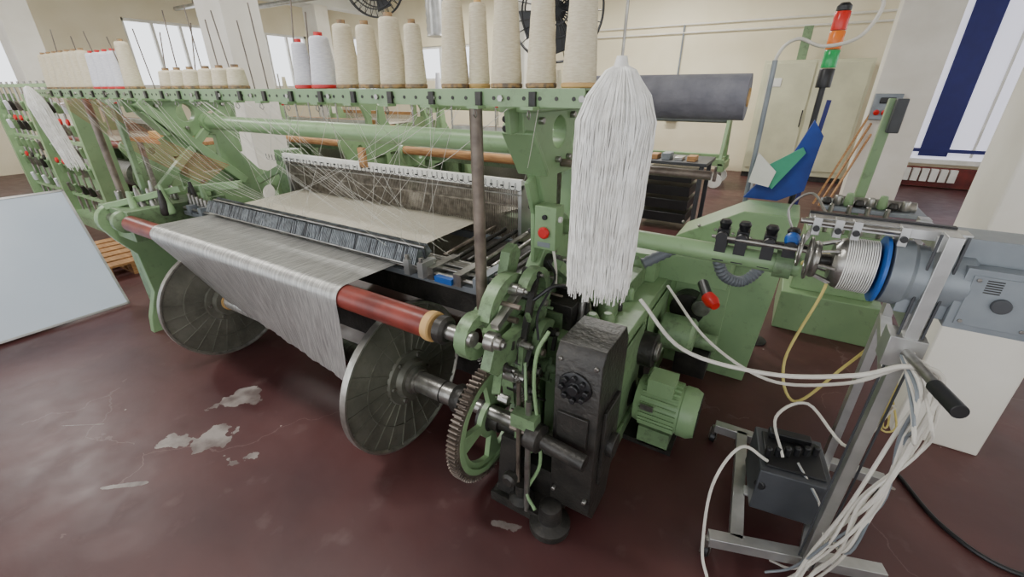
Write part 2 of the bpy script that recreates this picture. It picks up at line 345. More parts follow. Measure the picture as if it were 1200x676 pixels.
for x,near in((-1.33,1),(-2.96,0)):
    R=.38
    o.lathe([(.05,-.012),(R-.02,-.012),(R-.019,.006),(.14,.006),(.135,.02),(.1,.022),(.09,.05),(.05,.05)],(x,ay,az),(1,0,0),FLANGE,72)
    o.lathe([(R-.021,-.013),(R,-.016),(R,.018),(R-.009,.018),(R-.018,.007)],(x,ay,az),(1,0,0),RIM,72,cap=False)
    for k in range(24):
        t=2*math.pi*k/24;c,s_=math.cos(t),math.sin(t)
        o.beam((x+.007,ay+c*.13,az+s_*.13),(x+.007,ay+c*(R-.015),az+s_*(R-.015)),.007,.012 if near else .004,FLANGE)
    for rr in(.25,):
        o.lathe([(rr-.004,0),(rr-.004,.012),(rr+.004,.012),(rr+.004,0)],(x,ay,az),(1,0,0),FLANGE,64,cap=False)
    for k in range(6):
        t=2*math.pi*k/6;o.cyl((x,ay+.115*math.cos(t),az+.115*math.sin(t)),(x+.032,ay+.115*math.cos(t),az+.115*math.sin(t)),.01,STEEL,seg=6)
o.cyl((-1.32,ay,az),(-1.02,ay,az),.05,STEEL,seg=28);o.lathe([(.068,0),(.068,.04),(.056,.045),(.056,.06)],(-1.3,ay,az),(1,0,0),STEEL,28)
o.lathe([(.06,0),(.066,.01),(.066,.05),(.05,.06)],(-1.03,ay,az),(1,0,0),DARK,24);o.cyl((-1.1,ay,az),(-1.095,ay,az),.053,DARK)
o.lathe([(.06,0),(.06,.03)],(-2.93,ay,az),(1,0,0),CREAMPL,24)
o.done()
o=B('drive_gear',LM)
gc=(ay+.015,az-.045);T=84;out=[]
for k in range(T):
    for f,r in((0,.264),(.2,.283),(.5,.283),(.7,.264)):
        t=2*math.pi*(k+f)/T;out.append((gc[0]+r*math.cos(t),gc[1]+r*math.sin(t)))
gx=-.855
o.prism(out,'x',gx-.022,gx+.022,RUST,holes=[circ(gc[0],gc[1],.245,48)])
def sector(r0,r1,a0,a1,n=6):
    return [(gc[0]+r1*math.cos(rad(a0+(a1-a0)*k/n)),gc[1]+r1*math.sin(rad(a0+(a1-a0)*k/n))) for k in range(n+1)]+[(gc[0]+r0*math.cos(rad(a1-(a1-a0)*k/n)),gc[1]+r0*math.sin(rad(a1-(a1-a0)*k/n))) for k in range(n+1)]
o.prism(circ(gc[0],gc[1],.246,48),'x',gx-.012,gx+.012,GREEN,holes=[sector(.09,.2,90*k+12,90*k+78) for k in range(4)])
o.lathe([(.08,0),(.08,.03),(.05,.05),(.05,.09)],(gx-.03,gc[0],gc[1]),(1,0,0),DARK,24)
o.lathe([(.25,-.02),(.25,.024),(.225,.024),(.225,-.02)],(gx,gc[0],gc[1]),(1,0,0),GREEN,48,cap=False)
o.done()
o=B('support_poles',LM)
o.cyl((-.86,1.19,.84),(-.86,1.19,1.606),.021,RUST);o.lathe([(.035,0),(.035,.06),(.028,.07)],(-.86,1.19,.82),(0,0,1),GREEND)
o.cyl((-4.05,1.19,.0),(-4.05,1.19,1.606),.021,RUST);o.cyl((-.8,1.19,.7),(-.86,1.19,.84),.02,GREEND)
o.done()
o=B('cone_rail',LM,bevel=0)
o.box((-4.8,1.13,1.648),(-.47,1.25,1.653),GREEN);o.box((-4.8,1.128,1.606),(-.47,1.134,1.653),GREEN);o.box((-4.8,1.246,1.606),(-.47,1.252,1.653),GREEN)
k=-4.75
while k<-.5:
    o.cyl((k,1.1265,1.628),(k,1.129,1.628),.0055,DARK,seg=10)
    if int(k*20)%5==0:o.cyl((k+.025,1.12,1.628),(k+.025,1.128,1.628),.009,STEEL,seg=6)
    k+=.05
for k in range(22):
    x=-4.4+k*.18
    o.box((x-.02,1.09,1.6),(x+.02,1.128,1.608),GREEN);o.box((x-.01,1.118,1.603),(x+.01,1.128,1.645),DARK);o.tube([(x,1.1,1.6),(x,1.095,1.585),(x,1.105,1.575),(x,1.112,1.585),(x,1.105,1.6)],.0018,STEEL,5)
for x in [-4.3,-3.9,-3.6,-3.3,-3.0,-2.85,-2.7,-2.55,-2.45,-2.3,-2.2,-2.05,-1.95,-1.75,-1.65]:
    dx=random.uniform(-.05,.02);o.cyl((x,1.19,1.65),(x+dx,1.19+random.uniform(-.03,.06),1.65+random.uniform(.26,.36)),.003,RUST,seg=6)
o.beam((-.75,1.25,1.61),(-.75,1.4,1.61),.06,.02,GREEN);o.beam((-3.76,1.25,1.61),(-3.76,1.4,1.61),.06,.02,GREEN);o.beam((-.55,1.25,1.61),(-.8,1.4,1.6),.04,.02,GREEN)
o.done()
o=B('temple_strip',LM)
o.box((-3.02,1.325,.945),(-1.26,1.335,1.015),DKGREY)
random.seed(3)
x=-3.02
while x<-1.27:
    o.obox((x,1.30,.98),(.0055,.045,.07),COMB if random.random()<.85 else DKGREY,(random.uniform(-4,4)-28,0,0));o.obox((x+.005,1.347,1.0),(.004,.04,.05),COMB,(30,0,0));x+=.0095
o.cyl((-3.02,1.328,1.02),(-1.26,1.328,1.02),.006,STEEL,seg=8);o.cyl((-3.02,1.284,.945),(-1.26,1.284,.945),.005,STEEL,seg=8)
for y,z in((1.30,.925),(1.345,.935),(1.385,.94),(1.42,.935),(1.455,.93)):o.cyl((-3.4,y,z),(-.85,y,z),.0095,STEEL,seg=12)
for x in(-3.3,-3.15,-1.2,-1.05,-.95):o.box((x-.02,1.28,.9),(x+.02,1.47,.955),GREYBOX if int(x*10)%2 else STEEL)
for k in range(7):o.cyl((-3.35+.05*k,1.33,.95),(-3.35+.05*k,1.33,1.02-.005*k),.012,STEEL,seg=10)
o.box((-1.16,1.265,.905),(-1.07,1.295,.93),BLUEPL);o.box((-3.4,1.29,.88),(-.85,1.47,.905),GREYBOX)
for x in(-1.32,-1.24):o.box((x,1.25,.91),(x+.03,1.34,.98),ALU);o.cyl((x+.015,1.26,.98),(x+.015,1.26,1.0),.01,STEEL,seg=8)
o.done()
o=B('warp_sheet',LM)
vs=[];nx=20
pts=[(1.36,.955),(1.6,.965),(1.95,.97),(2.2,.96),(2.5,.93),(2.62,.85),(2.68,.6)]
for y,z in pts:
    for k in range(nx+1):vs.append((-3.03+1.62*k/nx,y,z+.003*math.sin(k*2.1+y*7)))
o.add(vs,[(j*(nx+1)+k,j*(nx+1)+k+1,(j+1)*(nx+1)+k+1,(j+1)*(nx+1)+k) for j in range(len(pts)-1) for k in range(nx)],WARP);o.done()
o=B('warp_beam',LM);o.cyl((-3.05,2.62,.42),(-1.38,2.62,.42),.24,WARP,seg=40)
for x in(-3.1,-1.36):o.lathe([(.05,0),(.38,0),(.38,.02),(.05,.02)],(x,2.62,.42),(1,0,0),FLANGE,48)
o.cyl((-3.7,2.62,.42),(-.8,2.62,.42),.03,STEEL);o.done()
o=B('heddle_frame',LM)
o.box((-3.16,1.925,1.175),(-1.12,1.95,1.228),WHITE);o.box((-3.16,1.985,1.17),(-1.12,2.01,1.21),GREYBOX);o.box((-3.16,1.93,.86),(-1.12,1.955,.9),GREYBOX);o.box((-3.16,2.04,1.15),(-1.12,2.06,1.2),WOOD)
for x in(-3.16,-1.14):o.box((x,1.93,.86),(x+.02,2.06,1.2),ALU)
for r_,y in((0,1.942),(1,1.97),(2,2.0),(3,2.03)):
    x=-3.13+.003*r_
    while x<-1.15:
        o.box((x-.0024,y-.001,.9),(x+.0024,y+.001,1.19),HEDD);x+=.0105
o.box((-3.16,1.94,1.08),(-1.12,1.948,1.09),HEDD);o.cyl((-3.16,1.93,1.15),(-1.12,1.93,1.15),.005,STEEL,seg=8)
for k in range(30):o.box((-3.12+k*.067,1.918,1.19),(-3.105+k*.067,1.925,1.197),DARK)
o.box((-2.3,1.9,1.2),(-2.25,1.925,1.32),WOOD)
o.done()
o=B('coiled_wire',LM)
pts=[]
for k in range(60*10):
    t=2*math.pi*k/10;x=-3.3+2.2*k/600;pts.append((x+.012*math.cos(t),1.88,1.20+.02*math.sin(t)-.012*math.sin((x+3.3)*2.8)))
o.tube(pts,.0015,DKGREY,4)
o.done()
random.seed(11)
o=B('yarn_threads',LM)
ends=[(-1.5,1.5),(-1.9,1.5),(-2.3,1.45),(-1.35,1.38),(-2.7,1.5)]
for k in range(44):
    xa=random.uniform(-2.5,-.75);e=random.choice(ends)
    xb=e[0]+random.uniform(-.18,.18);yb=e[1]+random.uniform(-.08,.08);p0=Vector((xa,1.105,1.6));p1=Vector((xb,yb,.97))
    mid=(p0+p1)/2+Vector((0,.0,-.01-.03*random.random()))
    o.tube(spline([p0,mid,p1],4),.00065,THREAD,4)
for k in range(14):
    xa=random.uniform(-4.2,-2.7);xb=xa+random.uniform(.2,.7);o.tube(spline([(xa,1.105,1.6),((xa+xb)/2,1.25,1.24),(xb,1.5,1.0)],4),.0007,THREAD,4)
for (xa,za,xb,yb,zb) in [(-.6,1.6,-1.1,1.88,1.2),(-.7,1.6,-1.9,1.9,1.2),(-.9,1.6,-2.5,1.9,1.2),(-1.3,1.6,-1.6,1.9,1.22)]:
    o.tube(spline([(xa,1.12,za),((xa+xb)/2,(1.12+yb)/2,(za+zb)/2-.05),(xb,yb,zb)],6),.001,THREAD,4)
for k in range(15):
    p0=Vector((-4.4+k*.055,1.11,1.6));p1=Vector((-3.6+k*.03,1.55,1.02+.012*k));o.tube(spline([p0,(p0+p1)/2+Vector((0,0,-.05)),p1],5),.0017,BRTHREAD,4)
o.done()
# near-side castings
o=B('near_end_castings',LM,bevel=.0025)
x=-.74
def horn(xc,cy,cz,r0,r1,a0,a1,th,m):
    n=12;out=[(cy+r1*math.cos(rad(a0+(a1-a0)*k/n)),cz+r1*math.sin(rad(a0+(a1-a0)*k/n))) for k in range(n+1)]+[(cy+r0*math.cos(rad(a1-(a1-a0)*k/n)),cz+r0*math.sin(rad(a1-(a1-a0)*k/n))) for k in range(n+1)]
    o.prism(out,'x',xc-th/2,xc+th/2,m)
horn(-.76,1.2,.9,.1,.15,-20,170,.05,GREEND);horn(-.7,1.3,.95,.07,.105,-60,150,.04,GREEND);horn(-.8,1.05,.86,.045,.085,20,300,.05,GREEND)
horn(-.66,1.33,.75,.05,.08,40,260,.03,GREEND)
o.prism([(1.0,.77),(1.05,.72),(1.25,.72),(1.42,.80),(1.45,.88),(1.3,.84),(1.12,.83),(1.04,.86)],'x',x,x+.04,GREEND,holes=[circ(1.34,.815,.014),circ(1.2,.78,.025)])
o.prism([(1.18,.5),(1.4,.46),(1.46,.7),(1.3,.76),(1.16,.68)],'x',x-.02,x+.03,GREEND,holes=[circ(1.28,.62,.06)])
o.prism([(1.2,.86),(1.25,.86),(1.36,1.08),(1.33,1.12),(1.28,1.1)],'x',-.83,-.79,GREEND)
o.beam((x+.03,1.05,.92),(x+.02,1.33,1.02),.03,.025,STEEL);o.beam((x+.05,1.3,1.02),(x+.05,1.18,.7),.02,.025,DARK);o.beam((x+.06,1.19,.78),(x+.06,1.16,.36),.025,.02,GREEND)
o.beam((x+.02,1.08,.8),(x+.04,1.4,.68),.02,.03,STEEL);o.beam((x,1.12,.7),(x+.03,1.05,.64),.03,.02,GREEND)
for (y,z,r,d,m_) in[(1.34,.9,.04,.07,GREEND),(1.05,.86,.035,.06,STEEL),(1.28,.62,.05,.08,DARK),(1.16,.66,.028,.09,STEEL),(1.2,.78,.022,.09,STEEL),(1.4,.74,.028,.1,DARK),(1.2,.58,.03,.1,DARK),(1.42,.55,.035,.1,GREEND),(1.2,1.0,.022,.06,STEEL),(1.1,.73,.02,.07,DARK),(1.3,1.03,.02,.07,DARK)]:
    o.lathe([(r,0),(r,d*.6),(r*.7,d*.65),(r*.6,d)],(x,y,z),(1,0,0),m_,20)
    o.cyl((x+d,y,z),(x+d+.012,y,z),r*.35,STEEL,seg=6)
rt=[]
for k in range(22):
    t=2*math.pi*k/22;rt+= [(1.24+.075*math.cos(t),.56+.075*math.sin(t)),(1.24+.062*math.cos(t+.05),.56+.062*math.sin(t+.05))]
o.prism(rt,'x',-.68,-.665,RUST,holes=[circ(1.24,.56,.02)])
o.spring((x+.07,1.12,.7),(x+.07,1.2,.5),.009,.002,14,STEEL);o.spring((-.86,1.12,.8),(-.84,1.14,.68),.01,.002,10,STEEL)
o.tube(spline([(x+.1,1.14,.75),(x+.13,1.1,.6),(x+.13,1.12,.42),(x+.12,1.17,.3)],6),.006,GREEN,8)
o.tube(spline([(x+.2,1.12,.92),(x+.17,1.1,.84),(x+.16,1.1,.7),(x+.17,1.12,.5),(x+.18,1.13,.3),(x+.14,1.1,.16),(x+.2,1.06,.13)],6),.007,GREEN,8)
o.tube(spline([(x+.07,1.25,.95),(x+.13,1.3,1.0),(x+.16,1.42,.95),(x+.1,1.5,.9)],6),.007,BLACK,8)
o.tube(spline([(x+.05,1.4,1.05),(x+.1,1.36,1.0),(x+.09,1.25,.9),(x+.12,1.2,.82)],6),.005,BLACK,8)
o.prism([(1.12,.0),(1.38,.0),(1.32,.2),(1.29,.33),(1.16,.33),(1.14,.2)],'x',-.76,-.68,DARK)
o.cyl((-.84,gc[0],gc[1]),(-.42,gc[0],gc[1]),.036,DARK);o.lathe([(.055,0),(.06,.02),(.06,.06),(.05,.08)],(-.68,gc[0],gc[1]),(1,0,0),DARK,24);o.lathe([(.05,0),(.05,.05)],(-.57,gc[0],gc[1]),(1,0,0),STEEL,24)
o.lathe([(.02,0),(.055,.01),(.055,.06),(.03,.07)],(-.6,1.1,.47),(1,-.1,0),DARK,22);o.cyl((-.6,1.1,.47),(-.36,1.08,.46),.03,DARK)
o.box((-.78,1.1,0),(-.48,1.36,.05),DARK);o.box((-.76,1.2,.05),(-.5,1.4,.2),DARK)
o.lathe([(.085,0),(.085,.03),(.05,.05),(.045,.12),(.03,.13)],(-.5,1.12,.0),(0,0,1),DARK,24)
o.lathe([(.055,0),(.055,.02),(.03,.04),(.03,.1)],(-.64,1.13,.05),(0,0,1),DARK,20)
o.cyl((-.6,1.1,.05),(-.6,1.1,.62),.012,STEEL);o.cyl((-.66,1.13,.1),(-.66,1.13,.66),.009,RUST)
o.box((-.66,1.07,.5),(-.56,1.12,.56),GREEND);o.lathe([(.026,0),(.03,.01),(.03,.03),(.02,.04)],(-.64,1.05,.27),(0,-1,0),DARK)
for k in range(34):
    y=1.12+random.random()*.34;z=.3+random.random()*.7;xx=x+random.uniform(-.05,.04);o.cyl((xx,y,z),(xx+.04+random.random()*.06,y,z),.005+random.random()*.014,random.choice([STEEL,DARK,GREEND,RUST]),seg=random.choice([6,8,12]))
for k in range(16):
    y=1.14+random.random()*.3;z=.2+random.random()*.75;dy,dz=random.uniform(-.06,.06),random.uniform(-.12,.12);xx=x+random.uniform(0,.1);o.beam((xx,y,z),(xx,y+dy,z+dz),random.uniform(.006,.02),random.uniform(.006,.02),random.choice([STEEL,DARK,DARK,GREEND]))
for k in range(14):
    y=1.5+random.random()*.4;z=.7+random.random()*.32;r=.015+random.random()*.03
    o.lathe([(r,0),(r,.05),(r*.6,.06),(r*.5,.1)],(-.77,y,z),(1,0,0),random.choice([STEEL,DARK,GREEND]),14)
o.box((-.77,1.48,.66),(-.66,1.9,.78),GREEND);o.beam((-.7,1.5,1.0),(-.6,1.8,.7),.05,.04,GREEND)
o.done()
o=B('push_button_box',LM,bevel=.005)
o.box((-.77,1.43,1.08),(-.68,1.5,1.25),GREEN);o.lathe([(.02,0),(.024,.012),(.018,.02)],(-.725,1.43,1.15),(0,-1,0),REDPL);o.cyl((-.725,1.43,1.21),(-.725,1.42,1.21),.01,BLACK);o.cyl((-.68,1.46,1.2),(-.67,1.46,1.2),.012,WHITE)
o.box((-.755,1.427,1.09),(-.7,1.43,1.11),GREYBOX);o.tube(spline([(-.7,1.46,1.08),(-.68,1.45,1.0),(-.7,1.5,.9)],5),.006,CABLE,6);o.done()
o=B('gearbox',LM,bevel=.012)
o.prism([(1.15,.12),(1.2,.05),(1.36,.05),(1.42,.3),(1.42,.8),(1.38,.87),(1.17,.87),(1.14,.83)],'x',-.52,-.35,DARK)
o.lathe([(.06,0),(.062,.006),(.05,.012),(.02,.012),(.02,.03)],(-.44,1.14,.72),(0,-1,0),BLACK,24)
for k in range(8):
    t=k*math.pi/4;o.cyl((-.44+.045*math.cos(t),1.13,.72+.045*math.sin(t)),(-.44+.045*math.cos(t),1.112,.72+.045*math.sin(t)),.011,BLACK,seg=8)
o.box((-.5,1.13,.45),(-.38,1.15,.6),DARK);o.cyl((-.35,1.28,.4),(-.31,1.28,.4),.05,DARK);o.box((-.35,1.2,.25),(-.335,1.36,.6),DARK)
for (a,c) in((-.5,.82),(-.37,.82),(-.5,.2),(-.37,.2)):o.cyl((a,1.15,c),(a,1.13,c),.01,STEEL,seg=6)
o.done()
o=B('base_housing',LM,bevel=.008)
o.box((-.76,1.56,.05),(-.42,2.55,.69),GREEN);o.box((-.78,1.42,.69),(-.40,2.57,.705),GREEN)
o.box((-.6,1.44,.05),(-.42,1.56,.69),GREEN)
o.box((-.415,1.55,.15),(-.408,1.95,.6),GREEND);o.box((-.415,2.02,.15),(-.408,2.45,.6),GREEN)
o.cyl((-.42,1.95,.45),(-.34,1.95,.45),.09,DARK);o.cyl((-.34,1.95,.45),(-.32,1.95,.45),.05,STEEL)
for k in range(5):o.cyl((-.6,1.55+.2*k,.7),(-.6,1.55+.2*k,.73),.02,STEEL,seg=6)
o.box((-.75,1.5,.7),(-.62,1.7,.82),DARK);o.lathe([(.05,0),(.05,.06),(.03,.08)],(-.55,1.75,.7),(0,0,1),GREEND)
o.box((-.7,1.9,.705),(-.5,2.3,.8),GREEND);o.box((-.6,2.2,.705),(-.45,2.5,.86),GREEN)
for k in range(14):
    y=1.5+random.random();xx=-.74+random.random()*.3;h=.03+random.random()*.12;r=.01+random.random()*.03;o.lathe([(r,0),(r,h*.7),(r*.6,h)],(xx,y,.705),(0,0,1),random.choice([DARK,STEEL,GREEND,GREEN]),12)
o.done()
o=B('electric_motor',LM)
my,mz=1.86,.22
M=GREEN
o.lathe([(.06,0),(.115,.01),(.12,.03),(.12,.22),(.125,.225),(.125,.27),(.11,.3),(.03,.3)],(-.38,my,mz),(1,0,0),M,32)
for k in range(28):
    t=2*math.pi*k/28;c,s_=math.cos(t),math.sin(t);o.beam((-.34,my+c*.125,mz+s_*.125),(-.17,my+c*.125,mz+s_*.125),.005,.012,M)
o.box((-.33,my-.1,.02),(-.18,my+.1,.12),GREEND);o.box((-.32,my-.09,mz+.1),(-.2,my+.03,mz+.18),GREEN);o.box((-.42,1.76,.0),(-.16,2.02,.03),DARK)
o.box((-.33,my-.137,mz+.03),(-.27,my-.13,mz+.06),STEEL)
o.lathe([(.07,0),(.075,.01),(.04,.03)],(-.42,my,mz),(1,0,0),DARK)
for k in range(10):
    o.box((-.081,my-.08,mz-.07+k*.016),(-.078,my+.08,mz-.064+k*.016),DARK)
o.lathe([(.09,0),(.1,.01),(.1,.16),(.08,.18)],(-.38,2.25,.42),(1,0,0),GREEND,24);o.lathe([(.12,0),(.12,.03)],(-.42,2.1,.3),(1,0,0),DARK,28)
o.done()
o=B('corrugated_hose',LM)
pts=spline([(-.45,1.9,.92),(-.3,2.0,1.0),(-.18,2.05,.98),(-.12,2.08,.87),(-.04,2.15,.83),(.02,2.2,.9),(.03,2.25,1.0)],14)
o.tube(pts,[.022 if i%2 else .027 for i in range(len(pts))],HOSE,12)
o.lathe([(.03,0),(.032,.04),(.02,.07)],(-.16,2.0,.78),(.6,-.7,-.2),REDPL);o.cyl((-.16,2.0,.78),(-.2,2.1,.8),.025,BLACK)
o.done()
o=B('end_guard_box',LM,bevel=.01)
o.prism([(-.42,.0),(.08,.0),(.12,.6),(.14,1.05),(-.12,1.05),(-.45,.86)],'y',2.62,2.95,GREEN)
o.box((-.4,2.6,.12),(-.1,2.62,.75),GREEN)
o.box((-.5,2.3,.7),(-.1,2.62,.85),GREEN);o.cyl((-.3,2.62,.45),(-.3,2.5,.45),.1,DARK);o.cyl((-.22,2.6,.5),(-.22,2.45,.5),.05,STEEL)
for k in range(6):o.cyl((-.42+.09*k,2.62,.95-.01*k),(-.42+.09*k,2.6,.95-.01*k),.01,STEEL,seg=6)
o.cyl((-.3,2.45,.3),(-.1,2.45,.3),.05,GREEND);o.box((-.3,2.35,.1),(-.12,2.55,.25),DARK)
o.prism([(1.6,.0),(2.6,.0),(2.6,.1),(1.6,.1)],'x',-.42,-.4,GREEND)
o.done()
o=B('weft_feeder_arm',LM,bevel=.0)
o.cyl((-.77,1.6,1.135),(.12,1.6,1.125),.033,GREEN,seg=24)
o.lathe([(.045,0),(.045,.05)],(.05,1.6,1.125),(1,0,0),GREEND);o.lathe([(.06,0),(.06,.03),(.045,.05)],(-.77,1.6,1.135),(1,0,0),GREEND)
o.beam((-.1,1.6,1.18),(.13,1.6,1.19),.02,.02,DARK)
for x in(-.12,-.06,.02,.08):
    o.box((x-.018,1.57,1.11),(x+.018,1.63,1.22),BLACK);o.cyl((x,1.56,1.2),(x,1.54,1.2),.018,BLACK);o.lathe([(.014,0),(.02,.02),(.014,.03)],(x,1.6,1.22),(0,0,1),BLACK,14)
o.cyl((-.15,1.55,1.2),(.16,1.53,1.2),.006,STEEL,seg=8)
o.done()
o=B('fabric_roll',LM);o.cyl((-.62,1.5,1.63),(-.125,1.5,1.63),.062,ROLLG,seg=40);o.lathe([(.02,0),(.025,.004),(.025,.0)],(-.125,1.5,1.63),(1,0,0),CREAMPL,20);o.cyl((-.8,1.5,1.63),(-.6,1.5,1.63),.02,STEEL);o.done()

# ---------------- YARN CONES ----------------
def cone(x,y,z,kind,h,rb=.042,rt=.026):
    o=B('yarn_cone');ym={'c':YCREAM,'w':YWHITE}[kind[0]];bm_={'r':REDPL,'t':TAN,'y':CREAMPL}[kind[1]]
    o.lathe([(rb*.98,0),(rb*1.05,.003),(rb*1.05,.012),(rb*.9,.014)],(0,0,0),(0,0,1),bm_,28)
    pr=[(rb*.95,.012),(rb,.018)]
    for k in range(1,14):
        f=k/14;pr.append((rb+(rt-rb)*f+.0006*(k%2),.018+(h-.03)*f))
    pr+=[(rt,h-.012),(rt*.85,h-.006),(rt*.5,h-.004)]
    o.lathe(pr,(0,0,0),(0,0,1),ym,28);o.cyl((0,0,h-.01),(0,0,h+.008),rt*.45,bm_,seg=16)
    o=o.done(base=(0,0,0));o.location=(x,y,z);o.rotation_euler=(0,0,random.random()*6);return o
Z=1.654
for x,k,h,rb,rt in[(-1.69,'wr',.165,.038,.026),(-1.565,'wr',.18,.05,.034),(-1.43,'ct',.21,.045,.032),(-1.315,'ct',.2,.042,.03),(-1.2,'ct',.215,.047,.032),(-1.1,'ct',.19,.035,.026),(-.935,'ct',.24,.043,.029),(-.86,'cy',.23,.032,.024),(-.745,'ct',.27,.045,.03),(-.63,'ct',.26,.042,.028),(-.515,'cy',.27,.046,.032)]:
    cone(x,1.19 if x!=-.86 else 1.215,Z,k,h,rb,rt)
for i in range(7):cone(-4.52+i*.115,1.19,Z,'ct',.22,.045,.03)
for i in range(4):cone(-3.70+i*.105,1.19,Z,'wr',.2,.042,.028)
cone(-3.24,1.19,Z,'ct',.24,.045,.03)
for x in(-2.82,-2.7,-2.57,-2.42,-2.3,-2.17):cone(x,1.19,Z,'ct',.09,.042,.034)

# ---------------- HANKS ----------------
def hank(name,cx,cy,zt,zb,w,d,lean=(0,0),n=260,rope=True,sr=.0016):
    o=B(name);random.seed(int(abs(cx)*100))
    H=zt-zb
    def rw(f):
        return .34+.66*min(1,(f/.2))**.6 if f<.2 else 1.0-.12*(f-.2)
    for k in range(n):
        a=random.random()*2*math.pi;q=math.sqrt(random.random())
        q=.76+.26*q
        ln=random.uniform(.93,1.01) if random.random()<.88 else random.uniform(1.0,1.06);ph=random.random()*6;pts=[]
        w1=random.uniform(.001,.004)
        for i in range(11):
            f=i/10*ln;r=rw(f)
            x=cx+math.cos(a+.3*f*math.sin(ph))*w/2*q*r+lean[0]*f+w1*math.sin(f*14+ph);y=cy+math.sin(a+.3*f*math.sin(ph))*d/2*q*r+lean[1]*f+w1*math.cos(f*12+ph)
            pts.append((x,y,zt-H*f))
        pts=[Vector((cx+(pts[0][0]-cx)*.3,cy+(pts[0][1]-cy)*.3,zt+.012))]+[Vector(p) for p in pts]
        o.tube(pts,sr,HANK,4)
    core=[(.15*w,0)]+[(w/2*.86*rw(f/10),H*f/10) for f in range(1,10)]
    vs=[]
    for r,h in core:
        for k in range(16):
            t=k*math.pi/8;vs.append((cx+r*math.cos(t)+lean[0]*h/H,cy+r*d/w*math.sin(t)+lean[1]*h/H,zt-h))
    o.add(vs,[(j*16+k,j*16+(k+1)%16,(j+1)*16+(k+1)%16,(j+1)*16+k) for j in range(len(core)-1) for k in range(16)],HANK)
    if rope:o.tube([(cx,cy,zt-.01),(cx+.003,cy,zt+.3),(cx,cy,4.0)],.0035,STEEL,6);o.lathe([(.02,0),(.012,.03)],(cx,cy,zt),(0,0,1),HANK,12)
    return o.done()
hank('yarn_hank',-.365,1.08,1.69,1.135,.19,.14,lean=(-.01,0),n=760)
hank('yarn_hank',-4.5,1.04,1.66,1.13,.12,.1,lean=(-.0,.08),n=160,rope=False,sr=.002)

# ---------------- FEEDER ON STAND ----------------
ST=empty('weft_feeder_stand',(.35,1.6,0))
o=B('stand_frame',ST,bevel=.003)
def prof_bar(p0,p1,w=.045):
    o.beam(p0,p1,w,w,ALU)
A=(.07,1.32,.1);Bk=(.0,1.98,.1);C=(.385,1.42,.1);D=(.46,1.98,.1)
prof_bar(A,(.62,1.50,.1));prof_bar(Bk,(.68,2.0,.1));prof_bar((.16,1.36,.1),(.12,1.98,.1));prof_bar(C,D)
o.beam((.385,1.42,.08),(.395,1.42,1.33),.065,.03,ALU);o.beam((.36,1.402,.08),(.37,1.402,1.33),.006,.006,DKGREY);o.beam((.41,1.402,.08),(.42,1.402,1.33),.006,.006,DKGREY)
o.beam((.46,1.97,.08),(.46,1.97,1.25),.05,.03,ALU)
o.beam((.39,1.42,1.3),(.46,1.97,1.22),.04,.04,ALU);o.beam((.39,1.42,.9),(.46,1.97,.86),.035,.035,ALU)
for k in range(11):o.cyl((.39,1.404,.2+.1*k),(.39,1.401,.2+.1*k),.007,DARK,seg=8)
o.beam((.16,1.6,.13),(.45,1.62,.13),.05,.01,ALU)
o.cyl((.39,1.41,1.01),(.435,1.16,1.02),.012,STEEL);o.cyl((.42,1.22,1.018),(.442,1.12,1.022),.017,BLACK);o.box((.35,1.38,.96),(.43,1.46,1.05),ALU)
for p in(A,Bk,(.62,1.5,.1),(.68,2.0,.1)):
    o.cyl((p[0],p[1],.055),(p[0],p[1],.1),.012,STEEL);o.prism([(p[1]-.02,.03),(p[1]+.03,.03),(p[1]+.02,.075),(p[1]-.02,.075)],'x',p[0]-.018,p[0]-.014,STEEL);o.prism([(p[1]-.02,.03),(p[1]+.03,.03),(p[1]+.02,.075),(p[1]-.02,.075)],'x',p[0]+.014,p[0]+.018,STEEL)
    o.cyl((p[0]-.012,p[1]+.01,.03),(p[0]+.012,p[1]+.01,.03),.03,BLACK,seg=20)
o.done()
o=B('weft_feeder',ST,bevel=.002)
fy,fz=1.47,1.2
o.lathe([(.02,0),(.05,.01),(.055,.02),(.05,.03),(.02,.035)],(.12,fy,fz),(1,0,0),STEEL,28);o.cyl((.12,fy,fz),(.2,fy,fz),.015,DARK)
for k in range(8):
    t=k*math.pi/4;o.beam((.15,fy+.05*math.cos(t),fz+.05*math.sin(t)),(.19,fy+.066*math.cos(t),fz+.066*math.sin(t)),.012,.006,STEEL)
o.lathe([(.055,0),(.07,.015),(.073,.03),(.072,.095),(.05,.1)],(.18,fy,fz),(1,0,0),STEEL,32)
for k in range(14):o.lathe([(.0735,0),(.0752,.0015),(.0735,.003)],(.205+.0052*k,fy,fz),(1,0,0),HANK,32,cap=False)
o.lathe([(.05,0),(.092,.004),(.092,.012),(.06,.016)],(.282,fy,fz),(1,0,0),BLUEPL,40)
o.lathe([(.06,0),(.088,.005),(.088,.045),(.08,.055),(.08,.16),(.07,.17)],(.298,fy,fz),(1,0,0),GREYBOX,36)
o.box((.44,fy-.075,fz-.1),(.6,fy+.08,fz+.06),GREYBOX);o.box((.43,fy-.03,fz+.06),(.63,fy+.09,fz+.12),GREYBOX)
o.box((.34,fy-.06,fz-.09),(.44,fy+.06,fz-.02),GREYBOX)
o.box((.455,fy-.079,fz-.085),(.585,fy-.074,fz+.045),GREYBOX);o.cyl((.52,fy-.079,fz-.02),(.52,fy-.09,fz-.02),.018,DKGREY)
for (a,c) in((.465,-.075),(.575,-.075),(.465,.035),(.575,.035)):o.cyl((a,fy-.079,fz+c),(a,fy-.083,fz+c),.005,STEEL,seg=6)
for k in range(6):o.box((.48,fy-.08,fz+.005+.006*k),(.51,fy-.078,fz+.008+.006*k),DARK)
